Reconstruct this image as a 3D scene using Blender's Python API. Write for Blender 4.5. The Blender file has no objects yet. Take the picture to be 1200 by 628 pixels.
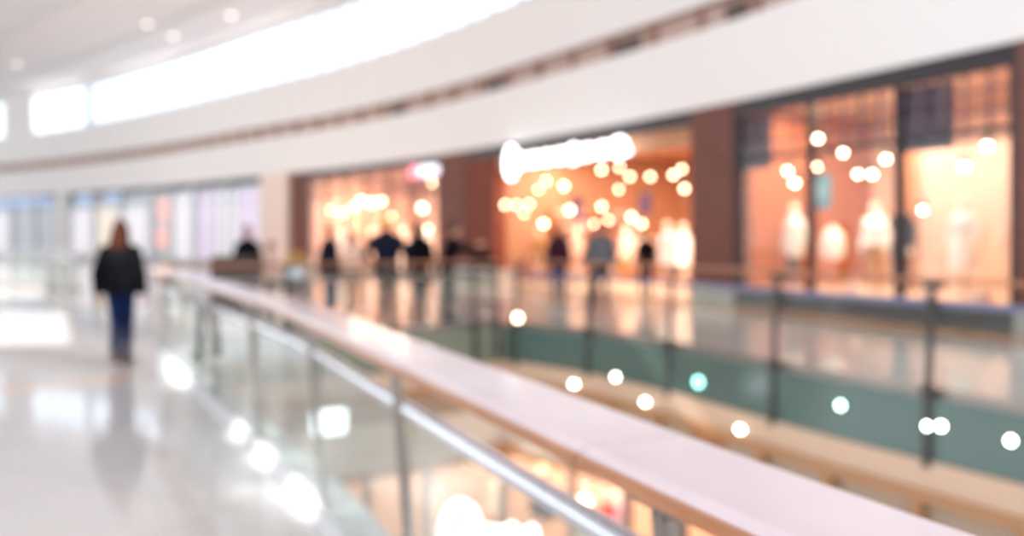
import bpy, bmesh, math, random
from mathutils import Vector, Matrix
random.seed(7)
PI = math.pi
scn = bpy.context.scene
col = scn.collection
F = 1000.0           # focal length in pixels of the 1200 px wide frame
HOR, EYE = 278.0, 1.5

# ------------------------------------------------------------------ materials
def mat(name, c, rough=.6, metal=0., emit=None, es=0., noise=.06, nscale=6., coat=0., spec=.5, c2=None, kind='noise'):
    m = bpy.data.materials.new(name); m.use_nodes = True
    nt = m.node_tree; N = nt.nodes; L = nt.links
    b = N['Principled BSDF']
    b.inputs['Roughness'].default_value = rough; b.inputs['Metallic'].default_value = metal
    b.inputs['Coat Weight'].default_value = coat; b.inputs['Coat Roughness'].default_value = .12
    b.inputs['Specular IOR Level'].default_value = spec
    c = srgb(c); c2 = srgb(c2) if c2 else tuple(max(0, x*(1-noise*2)) for x in c)
    tc = N.new('ShaderNodeTexCoord'); mp = N.new('ShaderNodeMapping')
    L.new(tc.outputs['Object'], mp.inputs['Vector'])
    mx = N.new('ShaderNodeMix'); mx.data_type = 'RGBA'
    mx.inputs['A'].default_value = (*c, 1); mx.inputs['B'].default_value = (*c2, 1)
    if kind == 'brick':
        sx = N.new('ShaderNodeSeparateXYZ'); cx = N.new('ShaderNodeCombineXYZ'); ad = N.new('ShaderNodeMath')
        L.new(mp.outputs[0], sx.inputs[0]); L.new(sx.outputs[0], ad.inputs[0]); L.new(sx.outputs[1], ad.inputs[1])
        L.new(ad.outputs[0], cx.inputs[0]); L.new(sx.outputs[2], cx.inputs[1])
        br = N.new('ShaderNodeTexBrick'); L.new(cx.outputs[0], br.inputs['Vector'])
        br.inputs['Scale'].default_value = nscale; br.inputs['Mortar Size'].default_value = .02
        br.inputs['Color1'].default_value = (*c, 1); br.inputs['Color2'].default_value = (*c2, 1)
        br.inputs['Mortar'].default_value = (*[min(1, x*1.15+.01) for x in c], 1)
        L.new(br.outputs['Color'], b.inputs['Base Color'])
    elif kind == 'tile':
        br = N.new('ShaderNodeTexBrick'); L.new(mp.outputs[0], br.inputs['Vector'])
        mp.inputs['Rotation'].default_value = (0, 0, .46)
        br.offset = 0; br.inputs['Scale'].default_value = nscale; br.inputs['Mortar Size'].default_value = .006
        br.inputs['Brick Width'].default_value = 1.; br.inputs['Row Height'].default_value = 1.
        br.inputs['Color1'].default_value = (*c, 1); br.inputs['Color2'].default_value = (*c2, 1)
        br.inputs['Mortar'].default_value = (*[x*.75 for x in c], 1)
        L.new(br.outputs['Color'], b.inputs['Base Color'])
    else:
        if kind == 'wood':
            nz = N.new('ShaderNodeTexWave'); nz.inputs['Scale'].default_value = nscale
            nz.inputs['Distortion'].default_value = 5.; nz.inputs['Detail'].default_value = 3.
            nz.bands_direction = 'Z'
            out = nz.outputs['Fac']
        else:
            nz = N.new('ShaderNodeTexNoise'); nz.inputs['Scale'].default_value = nscale
            nz.inputs['Detail'].default_value = 4.
            out = nz.outputs['Fac']
        L.new(mp.outputs[0], nz.inputs['Vector']); L.new(out, mx.inputs['Factor'])
        L.new(mx.outputs['Result'], b.inputs['Base Color'])
    if emit:
        b.inputs['Emission Color'].default_value = (*srgb(emit), 1); b.inputs['Emission Strength'].default_value = es
    return m
def srgb(c):
    return tuple((x/255/12.92 if x/255 <= .04045 else ((x/255+.055)/1.055)**2.4) for x in c)
def glass_mat(name, tint, gloss, haze, rough=.02):
    m = bpy.data.materials.new(name); m.use_nodes = True
    nt = m.node_tree; N = nt.nodes; L = nt.links; N.remove(N['Principled BSDF'])
    t = N.new('ShaderNodeBsdfTransparent'); t.inputs['Color'].default_value = (*srgb(tint), 1)
    g = N.new('ShaderNodeBsdfGlossy'); g.inputs['Roughness'].default_value = rough
    d = N.new('ShaderNodeBsdfDiffuse'); d.inputs['Color'].default_value = (.82, .85, .83, 1)  # pale diffuse layer imitates milky reflections in the glass
    nz = N.new('ShaderNodeTexNoise'); nz.inputs['Scale'].default_value = 2.
    fr = N.new('ShaderNodeLayerWeight'); fr.inputs['Blend'].default_value = .5      # Schlick's curve, the same from both faces
    pw = N.new('ShaderNodeMath'); pw.operation = 'POWER'; pw.inputs[1].default_value = 5.
    L.new(fr.outputs['Facing'], pw.inputs[0])
    ml = N.new('ShaderNodeMath'); ml.operation = 'MULTIPLY_ADD'; ml.use_clamp = True
    L.new(pw.outputs[0], ml.inputs[0]); ml.inputs[1].default_value = .9; ml.inputs[2].default_value = gloss+.04
    hz = N.new('ShaderNodeMath'); hz.operation = 'MULTIPLY'; hz.inputs[1].default_value = haze*2
    L.new(nz.outputs['Fac'], hz.inputs[0])
    m1 = N.new('ShaderNodeMixShader'); m2 = N.new('ShaderNodeMixShader')
    L.new(hz.outputs[0], m1.inputs[0]); L.new(t.outputs[0], m1.inputs[1]); L.new(d.outputs[0], m1.inputs[2])
    L.new(ml.outputs[0], m2.inputs[0]); L.new(m1.outputs[0], m2.inputs[1]); L.new(g.outputs[0], m2.inputs[2])
    L.new(m2.outputs[0], N['Material Output'].inputs['Surface'])
    return m
M = dict(
 floor=mat('polished_stone_tile', (212,208,206), .065, c2=(205,201,199), kind='tile', nscale=.85, spec=.6),
 inlay=mat('peach_stone', (226,200,180), .15, nscale=3),
 border=mat('tan_stone', (196,158,124), .16, nscale=3),
 darkline=mat('brown_stone', (110,80,64), .2),
 kerb=mat('white_kerb_stone', (232,236,240), .1, nscale=4),
 white=mat('white_plaster', (238,234,231), .8, noise=.015, nscale=.6),
 ceil=mat('ceiling_plaster', (236,230,229), .85, noise=.02, nscale=.4),
 ceilband=mat('grey_ceiling_plaster', (222,220,219), .85, noise=.02),
 strip=mat('brown_panel', (196,168,156), .6, nscale=2),
 stripost=mat('brown_post', (156,120,104), .6),
 dark=mat('black_metal', (44,38,44), .4, noise=.1),
 darkstrip=mat('dark_vent', (92,74,68), .6),
 brick=mat('brown_brick', (116,74,64), .8, c2=(98,60,52), kind='brick', nscale=2.2),
 redbrick=mat('red_brick', (120,58,38), .8, c2=(104,48,32), kind='brick', nscale=2.2),
 stone=mat('grey_stone', (178,180,176), .4),
 teal=mat('green_glass_fascia', (84,106,99), .15, c2=(76,96,90), nscale=1.2, spec=.45),
 olive=mat('olive_fascia', (126,130,112), .25, nscale=1.5),
 beige=mat('beige_fascia', (208,176,150), .5, noise=.04, nscale=2),
 tan=mat('tan_moulding', (180,128,82), .4, noise=.1),
 greybrown=mat('grey_brown_panel', (176,150,128), .5, noise=.04, nscale=2),
 cream=mat('cream_plaster', (224,208,188), .6, noise=.03, nscale=2),
 wood=mat('beech_with_sky_sheen', (222,208,214), .38, c2=(216,200,206), kind='wood', nscale=3, coat=1., spec=.9),  # pale lavender base holds the sky sheen; the wood itself is tan
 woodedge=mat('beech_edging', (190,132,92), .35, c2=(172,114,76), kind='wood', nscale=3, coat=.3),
 farwood=mat('dark_varnished_wood', (176,116,76), .35, c2=(158,100,64), kind='wood', nscale=3, coat=.2),
 steel=mat('brushed_steel', (228,232,240), .18, metal=1., nscale=20),
 bluesteel=mat('blue_grey_steel', (128,136,176), .3, metal=.8),
 poststeel=mat('grey_post_steel', (150,140,134), .35, metal=.7),
 darkpost=mat('dark_post_steel', (66,62,58), .4, metal=.3),
 glass=glass_mat('clear_glass', (240,245,242), .03, .10),
 farglass=glass_mat('pale_glass', (242,244,241), -.02, .02),
 shopglass=glass_mat('shop_glass', (250,250,248), .0, .0),
 clearpane=glass_mat('sky_pane', (245,250,255), .0, .0),
 shopwood=mat('orange_wood', (190,116,70), .5, c2=(166,96,56), kind='wood', nscale=1.5),
 slat=mat('timber_soffit', (196,138,96), .5, c2=(172,114,74), kind='wood', nscale=2.5),
 shopcream=mat('warm_cream_wall', (240,216,202), .6, nscale=2),
 peach=mat('peach_board', (238,206,188), .6, nscale=2),
 shopback=mat('warm_brown_wall', (176,128,100), .6, nscale=2),
 platform=mat('pale_platform', (236,214,194), .3),
 lattice=mat('plum_lattice', (110,92,104), .5),
 bulb=mat('warm_bulb', (255,240,220), .4, emit=(255,224,186), es=15),
 spot=mat('spot_bulb', (255,246,236), .4, emit=(255,228,196), es=34),
 edge=mat('white_edge_glow', (250,255,250), .4, emit=(246,252,228), es=24),
 edgeg=mat('pale_green_edge_glow', (230,255,240), .4, emit=(190,250,215), es=16),
 edget=mat('green_edge_glow', (200,255,240), .4, emit=(130,235,215), es=8),
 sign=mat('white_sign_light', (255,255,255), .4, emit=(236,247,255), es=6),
 softsign=mat('soft_white_sign', (250,250,255), .4, emit=(240,240,255), es=1.6),
 pinksign=mat('pink_sign_light', (255,180,190), .4, emit=(255,120,140), es=2),
 dlight=mat('ceiling_lamp_glow', (255,255,250), .4, emit=(255,246,236), es=3.5),
 cyan=mat('cyan_card', (40,150,176), .5, nscale=3, emit=(60,180,200), es=.18), cyanpale=mat('pale_cyan_card', (200,230,232), .5),
 skin=mat('skin', (206,150,122), .5, noise=.03, spec=.2), mannequin=mat('pale_mannequin', (246,232,216), .35, noise=.01),
 black=mat('black_cloth', (16,16,21), .85, noise=.15, spec=.08), navy=mat('navy_cloth', (22,25,42), .85, spec=.1, noise=.1),
 jeans=mat('navy_denim', (20,34,74), .85, spec=.1, noise=.1, nscale=40), bluejeans=mat('blue_denim', (74,98,126), .85, spec=.15, noise=.1, nscale=40),
 auburn=mat('auburn_hair', (76,34,18), .6, noise=.2, spec=.2, nscale=30), darkhair=mat('dark_hair', (34,22,18), .6, spec=.2, noise=.2, nscale=30),
 blond=mat('golden_hair', (226,168,92), .45, noise=.12, nscale=30), brownhair=mat('brown_hair', (120,76,50), .45, noise=.15, nscale=30),
 redshoe=mat('dark_red_leather', (88,26,34), .4), blackshoe=mat('black_leather', (24,22,22), .4),
 pinktop=mat('pale_pink_cloth', (236,196,182), .8), burg=mat('burgundy_cloth', (60,28,42), .85, spec=.1, noise=.1),
 greyshirt=mat('grey_cloth', (98,100,106), .85, spec=.1), khaki=mat('khaki_cloth', (132,112,92), .8),
 wcloth=mat('white_cloth', (250,244,238), .8, noise=.02), blush=mat('blush_cloth', (240,200,180), .8),
 tancloth=mat('tan_cloth', (206,150,96), .8), redcloth=mat('red_cloth', (214,44,34), .7), plum=mat('plum_cloth', (74,54,82), .8),
 leather=mat('dark_brown_leather', (62,38,26), .4, noise=.12),
 pot=mat('pale_blue_glaze', (196,216,230), .15), petal=mat('yellow_petal', (246,190,70), .6, noise=.1), leaf=mat('green_leaf', (86,116,60), .6),
 tabletop=mat('dark_table', (60,48,42), .4),
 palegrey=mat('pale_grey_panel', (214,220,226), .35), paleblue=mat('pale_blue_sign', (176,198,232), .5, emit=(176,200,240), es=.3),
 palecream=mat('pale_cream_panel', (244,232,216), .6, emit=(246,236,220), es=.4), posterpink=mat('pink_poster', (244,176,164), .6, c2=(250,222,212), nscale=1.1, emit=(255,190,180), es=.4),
 posterpurple=mat('lilac_poster', (196,182,214), .6, c2=(236,224,230), nscale=.9, emit=(214,204,226), es=.4), posterwhite=mat('white_poster', (236,232,236), .6, c2=(222,220,228), nscale=1, emit=(238,236,240), es=.4),  # faint glow in these panels and signs added to brighten the far-left fronts
)

# ------------------------------------------------------------------ mesh builder
class MB:
    def __init__(s): s.bm = bmesh.new()
    def box(s, c, d, rz=0, rx=0, bev=0):
        r = bmesh.ops.create_cube(s.bm, size=1)
        vs = r['verts']
        for v in vs: v.co = Vector((v.co.x*d[0], v.co.y*d[1], v.co.z*d[2]))
        if bev:
            es = list({e for v in vs for e in v.link_edges})
            b = bmesh.ops.bevel(s.bm, geom=es, offset=bev, segments=2, affect='EDGES')
            vs = list({v for f in b['faces'] for v in f.verts} | {v for v in vs if v.is_valid})
        m = Matrix.Translation(Vector(c)) @ Matrix.Rotation(rz, 4, 'Z') @ Matrix.Rotation(rx, 4, 'X')
        bmesh.ops.transform(s.bm, matrix=m, verts=vs); return s
    def cyl(s, a, b, r0, r1=None, n=16):
        a, b = Vector(a), Vector(b); r1 = r0 if r1 is None else r1
        d = b-a
        m = Matrix.Translation((a+b)/2) @ d.to_track_quat('Z', 'Y').to_matrix().to_4x4()
        bmesh.ops.create_cone(s.bm, cap_ends=True, segments=n, radius1=r0, radius2=r1, depth=d.length, matrix=m); return s
    def ball(s, c, r, sub=2):
        r = r if hasattr(r, '__len__') else (r, r, r)
        m = Matrix.Translation(Vector(c)) @ Matrix.Diagonal((*r, 1))
        bmesh.ops.create_icosphere(s.bm, subdivisions=sub, radius=1, matrix=m); return s
    def caps(s, a, b, r0, r1):
        s.cyl(a, b, r0, r1, 14); s.ball(a, r0, 2); s.ball(b, r1, 2); return s
    def loft(s, rings, n=24):
        prev = None
        for (c, rx, ry) in rings:
            vs = [s.bm.verts.new((c[0]+rx*math.cos(2*PI*i/n), c[1]+ry*math.sin(2*PI*i/n), c[2])) for i in range(n)]
            if prev is None: s.bm.faces.new(vs[::-1])
            else:
                for i in range(n): s.bm.faces.new((prev[i], prev[(i+1)%n], vs[(i+1)%n], vs[i]))
            prev = vs
        s.bm.faces.new(prev); return s
    def lathe(s, prof, c=(0,0,0), n=20):
        return s.loft([((c[0], c[1], c[2]+z), max(r, .001), max(r, .001)) for r, z in prof], n)
    def sweep(s, path, prof, closed=False):
        """profile [(n, z)] (n to the right of travel) swept along a horizontal path"""
        P = [Vector((p[0], p[1])) for p in path]; rows = []
        for i, p in enumerate(P):
            a = (P[i]-P[i-1]).normalized() if i else (P[1]-P[0]).normalized()
            b = (P[i+1]-P[i]).normalized() if i < len(P)-1 else a
            t = a+b; t = t.normalized() if t.length > 1e-6 else a
            k = 1/max(.5, t.dot(a)); nrm = Vector((t.y, -t.x))*k
            rows.append([s.bm.verts.new((p.x+nrm.x*q[0], p.y+nrm.y*q[0], q[1])) for q in prof])
        m = len(prof)
        for i in range(len(rows)-1):
            for j in range(m):
                s.bm.faces.new((rows[i][j], rows[i+1][j], rows[i+1][(j+1)%m], rows[i][(j+1)%m]))
        s.bm.faces.new(rows[0][::-1]); s.bm.faces.new(rows[-1]); return s
    def prism(s, pts, z0, z1):
        a = [s.bm.verts.new((p[0], p[1], z0)) for p in pts]; b = [s.bm.verts.new((p[0], p[1], z1)) for p in pts]
        n = len(pts); s.bm.faces.new(a[::-1]); s.bm.faces.new(b)
        for i in range(n): s.bm.faces.new((a[i], a[(i+1)%n], b[(i+1)%n], b[i]))
        return s
    def tube(s, pts, r, n=10):
        for a, b in zip(pts, pts[1:]): s.cyl(a, b, r, n=n)
        for p in pts: s.ball(p, r, 1)
        return s
    def build(s, name, m, parent=None, loc=None, rz=0, smooth=False, remesh=0, sub=0):
        bmesh.ops.recalc_face_normals(s.bm, faces=s.bm.faces[:])
        me = bpy.data.meshes.new(name); s.bm.to_mesh(me); s.bm.free()
        me.materials.append(m if not isinstance(m, str) else M[m])
        o = bpy.data.objects.new(name, me); col.objects.link(o)
        if remesh:
            r = o.modifiers.new('r', 'REMESH'); r.mode = 'VOXEL'; r.voxel_size = remesh
            w = o.modifiers.new('s', 'SMOOTH'); w.iterations = 4; w.factor = .5
            dg = bpy.context.evaluated_depsgraph_get(); ev = o.evaluated_get(dg)
            nm = bpy.data.meshes.new_from_object(ev); o.modifiers.clear(); o.data = nm; nm.name = name
            if not nm.materials: nm.materials.append(M[m])
            smooth = True
        if smooth:
            for p in o.data.polygons: p.use_smooth = True
        if parent: o.parent = parent
        else:
            if loc: o.location = loc
            o.rotation_euler = (0, 0, rz)
        return o
def tag(o, label=None, cat=None, group=None, kind=None):
    if label: o['label'] = label
    if cat: o['category'] = cat
    if group: o['group'] = group
    if kind: o['kind'] = kind
    return o
def thing(name, label, cat, loc=(0,0,0), rz=0, group=None):
    o = bpy.data.objects.new(name, None); col.objects.link(o); o.empty_display_size = .2
    o.location = loc; o.rotation_euler = (0, 0, rz)
    return tag(o, label, cat, group)
def struct(o): o['kind'] = 'structure'; return o
def dup(root, loc, rz=0, label=None, group=None, scale=None):
    r = root.copy(); col.objects.link(r); r.location = loc; r.rotation_euler = (0, 0, rz)
    if label: r['label'] = label
    if group: r['group'] = group
    if scale: r.scale = (scale,)*3
    for ch in list(root.children):
        c = ch.copy(); col.objects.link(c); c.parent = r
        for g in list(ch.children):
            d = g.copy(); col.objects.link(d); d.parent = c
    return r
def smooth_path(pts, step=.4):
    P = [Vector((p[0], p[1])) for p in pts]; out = []
    for i in range(len(P)-1):
        p0 = P[max(0, i-1)]; p1 = P[i]; p2 = P[i+1]; p3 = P[min(len(P)-1, i+2)]
        n = max(2, int((p2-p1).length/step))
        for k in range(n):
            t = k/n
            out.append(.5*((2*p1)+(p2-p0)*t+(2*p0-5*p1+4*p2-p3)*t*t+(3*p1-p0-3*p2+p3)*t**3))
    out.append(P[-1]); return out
def path_at(path, s):
    for a, b in zip(path, path[1:]):
        L = (b-a).length
        if s <= L: return a+(b-a)*(s/L), (b-a).normalized()
        s -= L
    return path[-1].copy(), (path[-1]-path[-2]).normalized()
def path_len(path): return sum((b-a).length for a, b in zip(path, path[1:]))
def sub_path(path, s0, s1):
    out = [path_at(path, s0)[0]]; acc = 0
    for a, b in zip(path, path[1:]):
        acc += (b-a).length
        if s0+.02 < acc < s1-.02: out.append(b)
    out.append(path_at(path, s1)[0]); return out
def ray_hit(path, px):
    """arc length where the sight line of column px meets a plan curve"""
    r = (px-600)/F; acc = 0
    for a, b in zip(path, path[1:]):
        fa, fb = a.x-r*a.y, b.x-r*b.y
        L = (b-a).length
        if fa*fb <= 0 and a.y > 0 and b.y > 0: return acc+L*abs(fa)/(abs(fa)+abs(fb)+1e-12)
        acc += L
    return None
def hgt(py, depth): return EYE-(py-HOR)/F*depth

# ------------------------------------------------------------------ plan curves
FAC = smooth_path([(15.5,-6),(13.6,0),(10.9,6.6),(7.8,13.0),(6.85,15.0),(5.75,17.3),(4.15,20.4),(.45,26.5),(-3.2,31.9),(-7.4,37),
                   (-10.6,40.2),(-24,53),(-39,64),(-62,76)], 1.)      # shop facade, right to left
NEAR = smooth_path([(1.55,-1.2),(.97,.1),(.46,1.14),(.27,1.55),(.0,2.15),(-.25,2.7),(-.65,3.6),(-1.15,4.7),(-1.78,5.9),(-3.5,9.0),(-4.55,10.9)], .3)
END = smooth_path([(-4.9,11.7),(-3.2,12.4),(-1.37,13.45),(-.1,14.5)], .4)
FAR = smooth_path([(-.1,14.5),(1.13,13.2),(2.27,11.35),(2.96,9.87),(3.42,8.9),(4.34,7.25),(5.6,4.8),(7.0,2),(8.4,-1.2)], .4)

def offset(path, d):
    out = []
    for i, p in enumerate(path):
        a = path[max(0, i-1)]; b = path[min(len(path)-1, i+1)]; t = (b-a).normalized()
        out.append(p+Vector((t.y, -t.x))*d)
    return out

# ------------------------------------------------------------------ setting: floors
def fill(loops, z, name, m, thick=0):
    bm = bmesh.new(); es = []
    for lp in loops:
        vs = [bm.verts.new((p[0], p[1], z)) for p in lp]
        es += [bm.edges.new((vs[i], vs[(i+1) % len(vs)])) for i in range(len(vs))]
    bmesh.ops.triangle_fill(bm, use_beauty=True, edges=es)
    for f in bm.faces:
        if f.normal.z < 0: f.normal_flip()
    me = bpy.data.meshes.new(name); bm.to_mesh(me); bm.free(); me.materials.append(M[m])
    o = bpy.data.objects.new(name, me); col.objects.link(o)
    if thick:
        sd = o.modifiers.new('slab', 'SOLIDIFY'); sd.thickness = thick; sd.offset = -1
    return struct(o)
NEAR_EDGE = offset(NEAR, .30)            # slab edge just past the glass, on the void side
void = [p for p in NEAR_EDGE] + [Vector((-4.75,11.35)), Vector((-4.5,11.75))] + END[1:] + FAR[1:]
outer = [(-70,-14),(22,-14),(22,30),(22,84),(-70,84)]
fill([outer, void], 0, 'floor', 'floor', .45)
fill([[(-8,-6),(14,-6),(14,24),(-8,24)]], -5.5, 'floor_lower', 'floor', .2)

# white kerb between the glass and the void
MB().sweep(NEAR, [(.06,.002),(.06,.03),(.29,.03),(.29,.002)]).build('trim_1', 'kerb')['kind'] = 'structure'
# inlay band across the walkway, stone border along the shops
struct(MB().prism([(-9.2,5.2),(-3.95,8.85),(-4.2,9.35),(-9.6,5.75)], .001, .004).build('trim_2', 'inlay'))
struct(MB().sweep(FAC, [(-1.15,.001),(-1.15,.004),(-.02,.004),(-.02,.001)]).build('trim_3', 'border'))
struct(MB().sweep(FAC, [(-1.4,.001),(-1.4,.004),(-1.16,.004),(-1.16,.001)]).build('trim_4', 'darkline'))

# ------------------------------------------------------------------ void edge and lower bulkhead
def band(path, n0, n1, z0, z1, name, m):
    return struct(MB().sweep(path, [(n0,z0),(n0,z1),(n1,z1),(n1,z0)]).build(name, m))
band(FAR, .0, .06, -.58, -.004, 'trim_5', 'teal')
band(END, .0, .06, -.58, -.004, 'trim_6', 'olive')
band(FAR, -.12, .10, -.86, -.58, 'trim_7', 'beige')
band(END, -.12, .10, -.86, -.58, 'trim_8', 'beige')
mould = band(FAR, .0, .17, -.95, -.86, 'trim_9', 'tan')
band(END, .0, .17, -.95, -.86, 'trim_10', 'tan')
band(FAR, -.12, .03, -1.34, -.95, 'trim_18', 'greybrown')
band(END, -.12, .03, -1.34, -.95, 'trim_19', 'greybrown')
band(FAR, -.12, .06, -2.05, -1.34, 'trim_11', 'cream')
band(END, -.12, .06, -2.05, -1.34, 'trim_12', 'cream')
# tan brackets under the moulding, each a part of it
s = .5
while s < path_len(FAR)-.2:
    p, t = path_at(FAR, s)
    MB().box((p.x+t.y*.10, p.y-t.x*.10, -1.13), (.11, .10, .38), math.atan2(t.y, t.x), bev=.01).build('bracket', 'tan', mould)
    s += 1.02

p, t = path_at(FAR, ray_hit(FAR, 832))
MB().box((p.x+t.y*.045, p.y-t.x*.045, -1.10), (.7, .05, .20), math.atan2(t.y, t.x), bev=.01).build('grille', 'farwood', mould)

# ------------------------------------------------------------------ railings
def railing(path, name, label, posts, wood, postm, glassm, z_post0, width, kind, out=.085, rod=.019, railm='steel'):
    base, _ = path_at(path, path_len(path)/2)
    root = thing(name, label, 'balustrade', (base.x, base.y, 0))
    P = [p-base for p in path]
    w = width/2
    hr = [(-w,1.082),(-w+.012,1.074),(w-.012,1.074),(w,1.082),(w,1.104),(w-.02,1.115),(-w+.02,1.115),(-w,1.104)]
    # the wooden handrail comes in boards with a fine joint between them
    L = path_len(P); cuts = [0]+[c for c in kind if c < L]+[L]
    for a, b in zip(cuts, cuts[1:]):
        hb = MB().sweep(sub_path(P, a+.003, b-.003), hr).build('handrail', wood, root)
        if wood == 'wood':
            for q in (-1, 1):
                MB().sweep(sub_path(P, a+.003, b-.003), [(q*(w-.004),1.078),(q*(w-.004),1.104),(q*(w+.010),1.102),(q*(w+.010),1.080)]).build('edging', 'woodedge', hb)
    MB().sweep(P, [(.03+.028*math.cos(q*PI/6), .885+.03*math.sin(q*PI/6)) for q in range(12)]).build('top_rail', railm, root, smooth=True)
    MB().sweep(P, [(.01,.0),(.01,.09),(.06,.09),(.06,.0)]).build('base_channel', 'kerb' if wood == 'wood' else 'poststeel', root)
    for i, sp in enumerate(posts):
        p, t = path_at(P, sp); a = math.atan2(t.y, t.x); n = Vector((t.y, -t.x))
        mb = MB()
        q0 = p+n*out; q1 = p+n*max(0, out-.085)
        for k in range(2):
            e = t*(.018 if k else -.018)
            A = Vector((q0.x+e.x, q0.y+e.y, z_post0)); B = Vector((q1.x+e.x, q1.y+e.y, 1.0))
            mb.cyl(A, B, rod, rod*.75, 10)
        mb.box((p.x+n.x*(out-.085)*.5, p.y+n.y*(out-.085)*.5, 1.044), (.12, .07+max(0,out-.085)*1.4, .06), a, bev=.006)
        mb.box((p.x+n.x*(out-.02)*.5, p.y+n.y*(out-.02)*.5, .885), (.09, out*.6, .05), a, bev=.006)
        mb.box((p.x+n.x*out*.9, p.y+n.y*out*.9, .06), (.12, .05, .12), a, bev=.006)
        mb.build('post', postm, root)
    ends = [0]+list(posts)+[L]
    for a, b in zip(ends, ends[1:]):
        if b-a < .15: continue
        MB().sweep(sub_path(P, a+.03, b-.03), [(.03,.07),(.03,.87),(.042,.87),(.042,.07)]).build('glass_panel', glassm, root)
    return root
def s_of_y(path, y):
    acc = 0
    for a, b in zip(path, path[1:]):
        if (a.y-y)*(b.y-y) <= 0 and a.y != b.y: return acc+(b-a).length*(y-a.y)/(b.y-a.y)
        acc += (b-a).length
near_posts = [s_of_y(NEAR, y) for y in (-.2, 1.54, 3.08, 4.55, 6.05, 7.5, 8.95, 10.4)]
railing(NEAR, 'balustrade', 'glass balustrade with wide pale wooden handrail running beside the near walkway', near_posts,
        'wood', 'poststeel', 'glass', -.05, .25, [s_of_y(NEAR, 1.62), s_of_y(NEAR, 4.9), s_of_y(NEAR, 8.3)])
ENDR = offset(END, -.06); ENDR = sub_path(ENDR, .05, path_len(ENDR)-.16); FARR = offset(FAR, -.06)
railing(ENDR, 'balustrade', 'short glass balustrade across the end of the void in front of the standing shoppers',
        [.12, 1.7, 3.3, 4.8, path_len(ENDR)-.1], 'farwood', 'darkpost', 'farglass', -.5, .12, [2.6], .16, .026, 'poststeel')
far_posts = [.3]+[ray_hit(FARR, px) for px in (697, 793, 917, 1098)]
far_posts += [far_posts[-1]+2.0, far_posts[-1]+4.0, far_posts[-1]+6.0]
railing(FARR, 'balustrade', 'long glass balustrade with dark posts on the opposite side of the void below the shops',
        far_posts, 'farwood', 'darkpost', 'farglass', -.64, .12, [3.5, 7.], .16, .026, 'bluesteel')
# far posts carry on down the face of the slab
# glowing discs along the slab edge; those on the green added as reflections
def edge_glow(px, py, mname, label, r=.055, long=1.0, group=None, path=FAR, n=.075):
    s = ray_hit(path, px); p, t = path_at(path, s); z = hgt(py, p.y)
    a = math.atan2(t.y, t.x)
    root = thing('edge_glow', label, 'lamp', (p.x+t.y*n, p.y-t.x*n, z), a, group)
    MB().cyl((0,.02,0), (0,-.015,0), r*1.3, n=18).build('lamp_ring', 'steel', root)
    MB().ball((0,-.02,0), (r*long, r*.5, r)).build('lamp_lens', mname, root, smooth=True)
g1 = 'reflection discs on the green slab edge'
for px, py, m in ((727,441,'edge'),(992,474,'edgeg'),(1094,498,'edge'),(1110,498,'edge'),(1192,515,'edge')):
    edge_glow(px, py, m, 'small round white disc imitating a lamp reflection on the green slab edge', .034 if px < 1000 else .03, group=g1)
edge_glow(825, 447, 'edget', 'dim turquoise round disc imitating a lamp reflection on the green slab edge', .06)
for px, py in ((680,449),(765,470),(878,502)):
    edge_glow(px, py, 'edge', 'oval white glowing disc in the beige band below the green slab edge', .03, 1.9, 'oval discs in the beige band', n=.115)
edge_glow(612, 372, 'bulb', 'small amber disc imitating a reflection low at the corner of the far balustrade', .06, n=.09)  # amber glow added in place of a reflection in the glass

# ------------------------------------------------------------------ facade above the shops
band(FAC, -.10, .25, 4.5, 6.3, 'wall_bulkhead', 'white')
st = struct(MB().sweep(FAC, [(.05,6.3),(.05,6.85),(.25,6.85),(.25,6.3)]).build('trim_13', 'strip'))
cap = struct(MB().sweep(FAC, [(-.10,6.82),(-.10,6.88),(.25,6.88),(.25,6.82)]).build('trim_14', 'stripost'))
Lf = path_len(FAC); s = 2.; i = 0
while s < Lf-3 and i < 60:
    p, t = path_at(FAC, s)
    MB().box((p.x, p.y, 6.575), (.30 if i % 3 else .12, .12, .53), math.atan2(t.y, t.x), bev=.01).build('pilaster', 'stripost', st)
    s += 1.75; i += 1
for px in (580, 734, 466, 870):
    s = ray_hit(FAC, px); p, t = path_at(FAC, s)
    MB().box((p.x+t.y*.02, p.y-t.x*.02, 6.52), (1.1, .08, .34), math.atan2(t.y, t.x), bev=.01).build('vent_panel', 'darkstrip', st)
band(FAC, -.05, .25, 6.88, 8.9, 'wall_upper', 'white')
band(FAC, -.05, .25, 11.5, 12.05, 'wall_top', 'white')
band(FAC, -.03, .14, 4.16, 4.5, 'trim_15', 'dark')
# clerestory windows
def window(a, b, z0, z1, n, idx):
    P = sub_path(FAC, a, b)
    root = thing('window_%d' % idx, None, None); struct(root)
    MB().sweep(P, [(.0,z0),(.0,z0+.08),(.16,z0+.08),(.16,z0)]).build('window_sill', 'palegrey', root)
    MB().sweep(P, [(.02,z1-.09),(.02,z1),(.14,z1),(.14,z1-.09)]).build('window_frame', 'palegrey', root)
    for k in range(n+1):
        p, t = path_at(FAC, a+(b-a)*k/n)
        MB().box((p.x+t.y*.08, p.y-t.x*.08, (z0+z1)/2), (.07, .12, z1-z0), math.atan2(t.y, t.x)).build('mullion', 'palegrey', root)
    MB().sweep(P, [(.075,z0+.05),(.075,z1-.05),(.09,z1-.05),(.09,z0+.05)]).build('window_pane', 'clearpane', root)
sA, sB, sC, sD, sE = (ray_hit(FAC, px) for px in (640, 107, 101, 38, 5))
window(sA, sB, 8.9, 11.5, 26, 1)
window(sC, sD, 8.5, 11.5, 3, 2)
window(sE, min(sE+9, Lf-1), 8.5, 11.5, 3, 3)
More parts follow.
